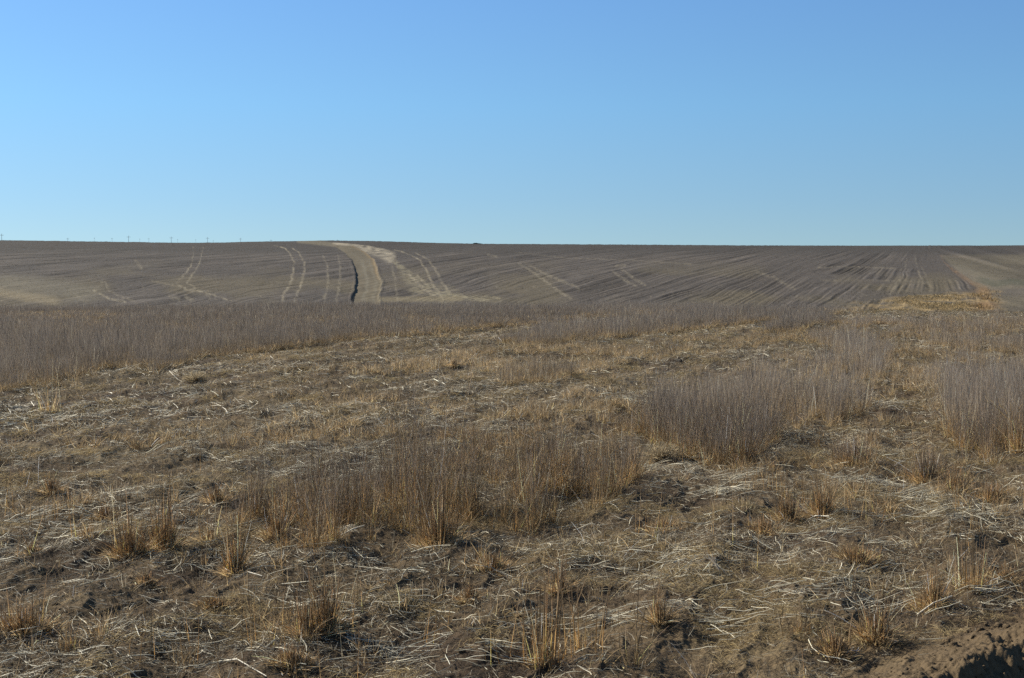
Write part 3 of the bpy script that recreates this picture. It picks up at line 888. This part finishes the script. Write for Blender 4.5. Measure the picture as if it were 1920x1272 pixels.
k = (v > top + 4 * fbm(u * 0.05, v * 0.15, 3, 4)) & (rng.random(n) < sm(fbm(x * 0.3, y * 0.12, 3, 5), -0.35, 0.25)) & (rng.random(n) < 1 - sm(u, 1835, 1885)) & (rng.random(n) < 0.25 + 0.75 * sm(u, 1560, 1700))
x, y, bz, u, v = x[k], y[k], bz[k], u[k], v[k]; N = len(x)
rust = np.exp(-(((u - 1848) / 26) ** 2))
c = (np.array([0.36, 0.27, 0.145]) * (1 - rust[:, None]) + np.array([0.30, 0.20, 0.10]) * rust[:, None]) * np.exp(rng.normal(-0.1, 0.35, N))[:, None]
h = rng.uniform(0.08, 0.38, N) * (0.6 + 0.5 * rust)
C0 = np.stack([x, y, bz - 0.05], 1)
C = np.stack([C0, C0 + np.stack([rng.normal(0, 0.1, N), rng.normal(0, 0.1, N), h + 0.05], 1)], 1)
w = rng.uniform(0.05, 0.16, N)
GG.add(C, np.stack([w, w * 0.4], 1), np.repeat(c[:, None, :], 2, 1), False, np.stack([rng.normal(1, 0.3, N), rng.normal(0, 0.6, N), 0 * h], 1))
GG.build('golden_grass', M_STALK, kind='stuff', label='golden and rust coloured grass in the low ground below the far slope', category='dry grass')
HS.build('hill_stubble', M_STALK, kind='stuff', label='short grey brown stubble covering the far slope', category='stubble')

# ------------------------------------------------------------------ single tufts
def tuft(u, v, hpx, wpx, label, style='tuft', n=None, grey=0.1, lean=None, tall=0, cat='grass tuft', name='grass_tuft'):
    x, y = flat(u, v); D = math.hypot(x, y)
    for _ in range(2):
        z = float(zg(np.array([x]), np.array([y]))[0]); x, y = flat(u, v, z)
    s = y / F / cp
    h = hpx * s; r = max(wpx * s * 0.5, 0.015)
    st = Strands()
    n = n or int(130 + 3000 * r)
    a = rng.uniform(0, 2 * math.pi, n); rr = np.abs(rng.normal(0, 0.45, n)) * r
    X = x + rr * np.cos(a); Y = y + rr * np.sin(a) * 0.8
    Z = zg(X, Y) - 0.012
    wd = 0.0034 if D < 14 else 0.0055
    hk = h * np.clip(rng.normal(0.6, 0.3, n), 0.1, 1.2)
    ln = 0.03 + 0.30 * rr / r * rng.random(n) + np.abs(rng.normal(0, 0.10, n))
    ln[rng.random(n) < 0.12] += rng.uniform(0.4, 1.4)
    upright(st, X, Y, Z, hk, ln, wd * rng.uniform(0.6, 1.3, n), 4, D < 16, grey + 0.1, a, 0.12, rng.uniform(1.2, 1.8, n))
    m = int(n * 1.5)                                   # curled foot leaves
    a2 = rng.uniform(0, 2 * math.pi, m); r2 = np.abs(rng.normal(0, 0.65, m)) * r
    X2 = x + r2 * np.cos(a2); Y2 = y + r2 * np.sin(a2)
    upright(st, X2, Y2, zg(X2, Y2) - 0.005, rng.uniform(0.2, 0.6, m) * min(h, 0.16), rng.uniform(0.3, 1.6, m), wd * 1.2 * np.ones(m), 4, False, 0.0, a2, 0.35, rng.uniform(1.0, 1.8, m))
    if tall:                                           # a few long bare stalks above the clump
        a3 = rng.uniform(0, 2 * math.pi, tall); r3 = rng.uniform(0.1, 1.3, tall) * r
        X3 = x + r3 * np.cos(a3); Y3 = y + r3 * np.sin(a3)
        upright(st, X3, Y3, zg(X3, Y3) - 0.01, h * rng.uniform(1.1, 1.9, tall), rng.uniform(0.0, 0.16, tall), 0.006 * np.ones(tall), 5, True, 0.35, a3, 0.08, 1.25 * np.ones(tall))
    o = st.build(name, M_STALK, org=(x, y, z), label=label, category=cat, group='dry grass tufts in the field')
    return o

TUFTS = [
    (245, 1050, 75, 62, 'broad ochre tuft on bare soil, third clump from the brown stand towards the left edge', {'tall': 8}),
    (310, 1036, 95, 36, 'upright narrow tuft with tall grey stalks, between the broad ochre tuft and the brown stand', {'tall': 10}),
    (440, 1078, 95, 30, 'slim column of stalks standing alone in front of the left end of the brown stand', {'tall': 8}),
    (392, 1018, 60, 34, 'thin sparse clump just behind the slim column of stalks', {'tall': 6, 'n': 50}),
    (97, 928, 42, 26, 'squat dark tuft at the near end of the left edge stubble clump', {}),
    (195, 975, 32, 36, 'low rounded tuft between the left edge clump and the brown stand', {}),
    (405, 947, 40, 32, 'small ochre tuft behind the left end of the brown stand', {}),
    (612, 1188, 90, 42, 'tall reddish tuft with long bare stalks in the near foreground left of centre', {'tall': 14}),
    (575, 1196, 75, 34, 'ragged short clump leaning against the tall reddish foreground tuft', {'tall': 10}),
    (550, 1248, 42, 62, 'low spreading tan tuft below the tall reddish foreground tuft', {}),
    (42, 1190, 60, 95, 'spiky dark based tuft at the left edge of the near foreground', {'tall': 6}),
    (920, 1070, 40, 58, 'bushy golden tuft on open soil below the middle of the brown stand', {'grey': 0.0}),
    (880, 1122, 38, 34, 'small upright tuft just below the bushy golden tuft', {}),
    (1048, 1112, 52, 28, 'stout little tuft right of the bushy golden tuft', {'tall': 5}),
    (1236, 1172, 62, 22, 'narrow brush of stalks with a pale skirt of grass', {'tall': 3}),
    (1015, 1250, 130, 60, 'tallest bare stalks of the near foreground, rising from the bottom edge', {'tall': 22, 'n': 80}),
    (1090, 1215, 90, 60, 'few wiry single stalks beside the tallest foreground stalks', {'tall': 12, 'n': 14, 'grey': .6}),
    (1180, 1248, 110, 30, 'pair of thin tall stalks right of the wiry stalks', {'tall': 4, 'n': 8, 'grey': .6}),
    (1605, 1056, 40, 66, 'dense golden orange tuft with a pale skirt among straw', {'grey': 0.0}),
    (1748, 1136, 58, 56, 'thick orange tuft casting a long shadow towards the soil ridge', {'grey': 0.0, 'tall': 8}),
    (1825, 1104, 72, 70, 'loose tall straw coloured tuft behind the thick orange tuft', {'grey': .2, 'tall': 14, 'n': 110}),
    (1885, 1085, 40, 34, 'small golden clump near the right edge behind the soil ridge', {'grey': .0}),
    (1642, 1200, 66, 60, 'upright ochre tuft at the foot of the bare soil ridge', {'tall': 10}),
    (1568, 1224, 48, 56, 'short dark tuft joined to the ochre tuft by the soil ridge', {'tall': 4}),
    (1500, 1192, 34, 60, 'thin twiggy clump left of the two tufts by the soil ridge', {'n': 40, 'tall': 8}),
    (1476, 976, 58, 40, 'left of two brown tufts in front of the grey stand', {'tall': 8}),
    (1540, 970, 62, 46, 'right of two brown tufts in front of the grey stand', {'tall': 8}),
    (1240, 994, 26, 70, 'very low dark mound of grass in the open soil right of the brown stand', {}),
    (1430, 1000, 34, 70, 'low flattened tuft with pale broken stems right of the dark mound', {}),
    (1395, 878, 60, 40, 'bright ochre foot at the near corner of the tall grey stand', {'tall': 4}),
    (1560, 782, 30, 40, 'small orange tuft in the gap beside the tall grey stand', {}),
    (1735, 905, 60, 60, 'dark leaning clump in front of the stand at the right edge', {'tall': 10, 'grey': .7}),
    (1600, 872, 50, 80, 'grey bent clump between the two tall grey stands', {'tall': 10, 'grey': .8}),
    (1790, 925, 46, 60, 'pale tan tuft with splayed stems near the dark leaning clump', {'grey': .1, 'tall': 6}),
    (1860, 945, 40, 50, 'brown upright tuft between the pale tan tuft and the right edge', {'tall': 6}),
    (1912, 850, 90, 46, 'bright yellow dry weed at the right edge of the field', {'grey': .0, 'n': 90}),
    (850, 690, 20, 16, 'tiny isolated tuft in the open strip beyond the stands', {}),
    (95, 778, 60, 36, 'slim thin clump standing alone before the dense left stubble', {'tall': 8, 'n': 60}),
    (890, 866, 34, 50, 'dark shaded tuft behind the middle of the brown stand', {}),
    (520, 1010, 70, 40, 'orange footed clump at the left end of the brown stand', {'grey': .1}),
    (825, 1022, 80, 70, 'thick ochre clump at the near middle of the brown stand', {'tall': 14, 'grey': .2}),
    (275, 1100, 22, 40, 'very small dark tuft on bare soil below the broad ochre tuft', {}),
    (400, 1140, 22, 60, 'low tan mound of grass on bare soil, near foreground left', {'grey': 0.}),
    (60, 1040, 24, 36, 'stubby tuft near the left edge above the spiky dark based tuft', {}),
    (160, 1010, 26, 26, 'tiny upright tuft left of the broad ochre tuft', {}),
]
for a in TUFTS:
    tuft(a[0], a[1], a[2], a[3], a[4], **a[5])

# ------------------------------------------------------------------ dead twigs, stick, tumbleweed
def branchy(u, v, hpx, label, name, cat, col, levels=3, n0=3, spread=0.5, w0=0.007, lean=0.3, seed=1, az0=0.0):
    g = np.random.default_rng(seed)
    x, y = flat(u, v); z = float(zg(np.array([x]), np.array([y]))[0])
    s = y / F; h = hpx * s
    st = Strands()
    cur = [(np.array([x, y, z - 0.01]), np.array([lean * math.cos(az0), lean * math.sin(az0), 1.0]), h * 0.5, w0)]
    for lv in range(levels):
        nx = []
        for p, d, L, w in cur:
            d = d / np.linalg.norm(d)
            k1 = p + d * L * 0.5 + g.normal(0, 0.03 * L, 3); e = p + d * L + g.normal(0, 0.06 * L, 3)
            st.add(np.array([[p, k1, e]]), np.array([[w, w * .85, w * .7]]), np.tile(np.array(col) * g.uniform(0.8, 1.1), (1, 3, 1)), True)
            for _ in range(n0 if lv == 0 else g.integers(1, 3)):
                nd = d + g.normal(0, spread, 3) * np.array([1, 1, .6]); f = g.uniform(0.5, 1)
                nx.append((p + (e - p) * f, nd, L * g.uniform(0.45, 0.9), w * 0.65))
        cur = nx
    st.build(name, M_STRAW, org=(x, y, z), label=label, category=cat)

branchy(1350, 1088, 60, 'forked bleached twig standing on bare soil right of centre', 'dry_twig', 'twig', (0.5, .45, .38), 3, 3, .6, .010, .3, 3, math.pi)
branchy(1445, 1070, 100, 'branching tan dead weed leaning over the straw', 'dead_weed', 'dead weed', (0.42, .33, .20), 4, 3, .35, .009, .6, 5, 0.2)
branchy(1500, 1046, 60, 'smaller tan dead weed behind the branching one', 'dead_weed', 'dead weed', (0.42, .33, .20), 4, 3, .45, .006, .5, 8, 0.6)
branchy(1905, 840, 110, 'golden branching dead weed at the right edge beside the grey stand', 'dead_weed', 'dead weed', (0.50, .34, .14), 4, 4, .35, .014, .2, 9, 2.8)
branchy(600, 1085, 60, 'thin dark dead weed in front of the brown stand', 'dead_weed', 'dead weed', (0.2, .16, .13), 4, 3, .4, .005, .5, 11, 2.6)
branchy(900, 1200, 55, 'grey crooked twig lying left of the tallest foreground stalks', 'dry_twig', 'twig', (0.25, .22, .19), 3, 2, .5, .006, 1.6, 12, 2.4)

def pale_stick(pts, w, label):
    P = []
    for (u, v, up) in pts:
        x, y = flat(u, v); z = float(zg(np.array([x]), np.array([y]))[0]) + up
        P.append((x, y, z))
    P = np.array(P); st = Strands()
    st.add(P[None], np.full((1, len(P)), w), np.tile(np.array([0.66, 0.60, 0.48]), (1, len(P), 1)), True)
    st.build('stick', M_STRAW, org=tuple(P[0]), label=label, category='stick')
pale_stick([(318, 702, .05), (332, 708, .03), (344, 713, .01)], 0.022, 'pale stick lying by the tumbleweed at the edge of the dense stubble')
pale_stick([(432, 1092, .01), (465, 1094, .03), (492, 1100, .012)], 0.011, 'pale stalk lying flat on bare soil below the slim column of stalks')
pale_stick([(1720, 1152, .02), (1750, 1147, .05), (1785, 1143, .07)], 0.012, 'long pale stalk lying across the foot of the thick orange tuft')
pale_stick([(1510, 976, .01), (1530, 981, .04), (1555, 985, .05)], 0.014, 'pale broken stalk in front of the two brown tufts')
pale_stick([(400, 1238, .01), (445, 1252, .03), (500, 1278, .012)], 0.009, 'long curved pale stalk at the bottom edge left of the spreading tan tuft')
pale_stick([(640, 1030, .01), (662, 1026, .04), (684, 1020, .06)], 0.010, 'pale stalk leaning at the foot of the brown stand')

def tumbleweed(u, v, rpx, label):
    x, y = flat(u, v); z = float(zg(np.array([x]), np.array([y]))[0]); r = rpx * y / F
    n = 420
    g = rng.normal(size=(n, 3)); g[:, 2] = np.abs(g[:, 2]); g /= np.linalg.norm(g, axis=1, keepdims=True)
    q = np.cross(g, rng.normal(size=(n, 3))); q /= np.linalg.norm(q, axis=1, keepdims=True)
    t = np.linspace(0.1, 1, 5)[None, :, None]
    C = np.array([x, y, z]) + r * (g[:, None] * t + q[:, None] * t * t * 0.55) * np.array([1.3, 1, 1.0])
    st = Strands()
    c = (np.array([0.42, 0.34, 0.22]) * rng.uniform(0.7, 1.2, n)[:, None])[:, None] * np.ones((1, 5, 1))
    st.add(C, np.full((n, 5), 0.0045), c, False)
    st.build('tumbleweed', M_STALK, org=(x, y, z), label=label, category='tumbleweed')
tumbleweed(366, 717, 20, 'fluffy pale tan tumbleweed resting before the dense left stubble')
tumbleweed(1240, 868, 32, 'pale flattened tumbleweed at the near left corner of the tall grey stand')

# ------------------------------------------------------------------ dark bush on the ridge
def ridge_bush():
    D = 545.0
    tx, _ = ray(np.array([893.]), np.array([458.])); tx = float(tx[0])
    x, y = D * math.sin(math.atan(tx)), D * math.cos(math.atan(tx))
    z = float(base_z(np.array([x]), np.array([y]))[0])
    st = Strands(); n = 2600
    a = rng.normal(size=(n, 3)); a /= np.linalg.norm(a, axis=1, keepdims=True)
    P = a * rng.random((n, 1)) ** 0.4 * np.array([1.25, 0.7, 0.38])
    P[:, 2] = np.abs(P[:, 2]) * (1 - 0.35 * np.clip(P[:, 0], -1, 1))
    k = rng.random(n) < 0.3
    P[k, 0] += 1.1; P[k, 2] *= 0.5
    P = P + np.array([x, y, z - 0.05])
    dd = rng.normal(size=(n, 3)) * 0.09
    C = np.stack([P, P + dd], 1)
    st.add(C, np.full((n, 2), 0.06), np.tile(np.array([0.028, 0.034, 0.024]), (n, 2, 1)), False)
    st.build('bush', M_STALK, org=(x, y, z), label='low blackish bush alone on the crest of the far slope', category='bush')
ridge_bush()

# ------------------------------------------------------------------ utility poles beyond the ridge
M_WOOD, _t, _b = new_mat('weathered_pole_wood')
_n = _t.nodes.new('ShaderNodeTexNoise'); _n.inputs['Scale'].default_value = 3
_r = _t.nodes.new('ShaderNodeValToRGB')
_r.color_ramp.elements[0].color = (0.12, 0.10, 0.09, 1); _r.color_ramp.elements[1].color = (0.24, 0.21, 0.19, 1)
_t.links.new(_n.outputs['Fac'], _r.inputs[0]); _t.links.new(_r.outputs[0], _b.inputs['Base Color'])
_b.inputs['Roughness'].default_value = 0.9

def cyl(p0, p1, r0, r1, n=8):
    p0 = np.array(p0, float); p1 = np.array(p1, float)
    d = (p1 - p0) / np.linalg.norm(p1 - p0)
    a = np.cross(d, [0.3, 1, 0.2]); a /= np.linalg.norm(a); b = np.cross(d, a)
    an = np.linspace(0, 2 * math.pi, n, endpoint=False)
    ring = np.cos(an)[:, None] * a + np.sin(an)[:, None] * b
    V = np.concatenate([p0 + ring * r0, p1 + ring * r1, [p0], [p1]])
    Fq = []
    for i in range(n):
        j = (i + 1) % n
        Fq += [[i, j, n + j], [i, n + j, n + i], [2 * n, j, i], [2 * n + 1, n + i, n + j]]
    return V, np.array(Fq)

def joined(parts):
    vs_, fs_, o = [], [], 0
    for V, Fq in parts:
        vs_.append(V); fs_.append(Fq + o); o += len(V)
    return np.concatenate(vs_), np.concatenate(fs_)

POLES = [  # u, top row, distance, thickness factor, label
    (3, 438.5, 1250, 1.0, 'tall utility pole at the far left end of the ridge, nearest of the line'),
    (127, 446.0, 1500, .8, 'utility pole second along the line from the left edge'),
    (210, 446.0, 1900, .7, 'faint utility pole just left of the tallest middle pole'),
    (241, 442.2, 1350, 1.0, 'utility pole with clear crossarm, first of the four evenly stepping poles'),
    (321, 444.0, 1420, 1.0, 'utility pole with crossarm over the dip of the ridge, second of the four stepping poles'),
    (389, 444.8, 1500, 1.0, 'utility pole with crossarm above the paired wheel tracks, third of the four stepping poles'),
    (451, 446.4, 1580, .95, 'utility pole with crossarm where the ridge starts rising, last of the four stepping poles'),
    (508, 449.3, 1680, .9, 'short showing utility pole top left of the curving paired tracks'),
    (633, 449.2, 1850, .9, 'tiny utility pole top above the top of the dirt road'),
    (177, 445.5, 2200, .6, 'very faint slender pole between the second pole and the four stepping poles'),
    (262, 447.2, 2200, .6, 'very faint pole between the first and second stepping poles'),
    (279, 446.4, 2000, .7, 'faint pole nearly midway between the first and second stepping poles'),
    (333, 448.2, 2200, .6, 'very faint short pole right beside the second stepping pole'),
    (367, 448.6, 2200, .6, 'very faint short pole left of the third stepping pole'),
    (400, 450.5, 2200, .6, 'very faint short pole right beside the third stepping pole'),
]
def pole(u, vtop, D, k, label):
    tx, sl_ = ray(u, vtop)
    x, y = D * tx / math.sqrt(1 + tx * tx), D / math.sqrt(1 + tx * tx)
    ztop = EYE + sl_ * y
    zb = float(base_z(np.array([x]), np.array([y]))[0])
    h = ztop - zb
    e = bpy.data.objects.new('utility_pole', None); COL.objects.link(e)
    e.location = (x, y, zb); e['label'] = label; e['category'] = 'utility pole'; e['group'] = 'utility poles beyond the ridge'
    V, Fq = cyl((0, 0, -0.5), (0, 0, h), 0.20 * k, 0.13 * k)
    mesh_obj('post', V, Fq, None, M_WOOD, e, False)
    bw = 1.7 * k
    def bar(zc, w):
        return (np.array([[sx * w, sy * 0.06, zc + sz * 0.08] for sx in (-1, 1) for sy in (-1, 1) for sz in (-1, 1)]),
                np.array([[0, 1, 3], [0, 3, 2], [4, 6, 7], [4, 7, 5], [0, 4, 5], [0, 5, 1], [2, 3, 7], [2, 7, 6], [0, 2, 6], [0, 6, 4], [1, 5, 7], [1, 7, 3]]))
    V, Fq = bar(h - 1.3, bw)
    V[:, 1] -= 0.26
    mesh_obj('crossarm', V, Fq, None, M_WOOD, e, False)
    for sx in (-0.9, -0.45, 0.45, 0.9):
        V, Fq = cyl((sx * bw, -0.26, h - 1.22), (sx * bw, -0.26, h - 0.95), 0.09, 0.06, 6)
        mesh_obj('insulator', V, Fq, None, M_WOOD, e, False)
for p in POLES: pole(*p)
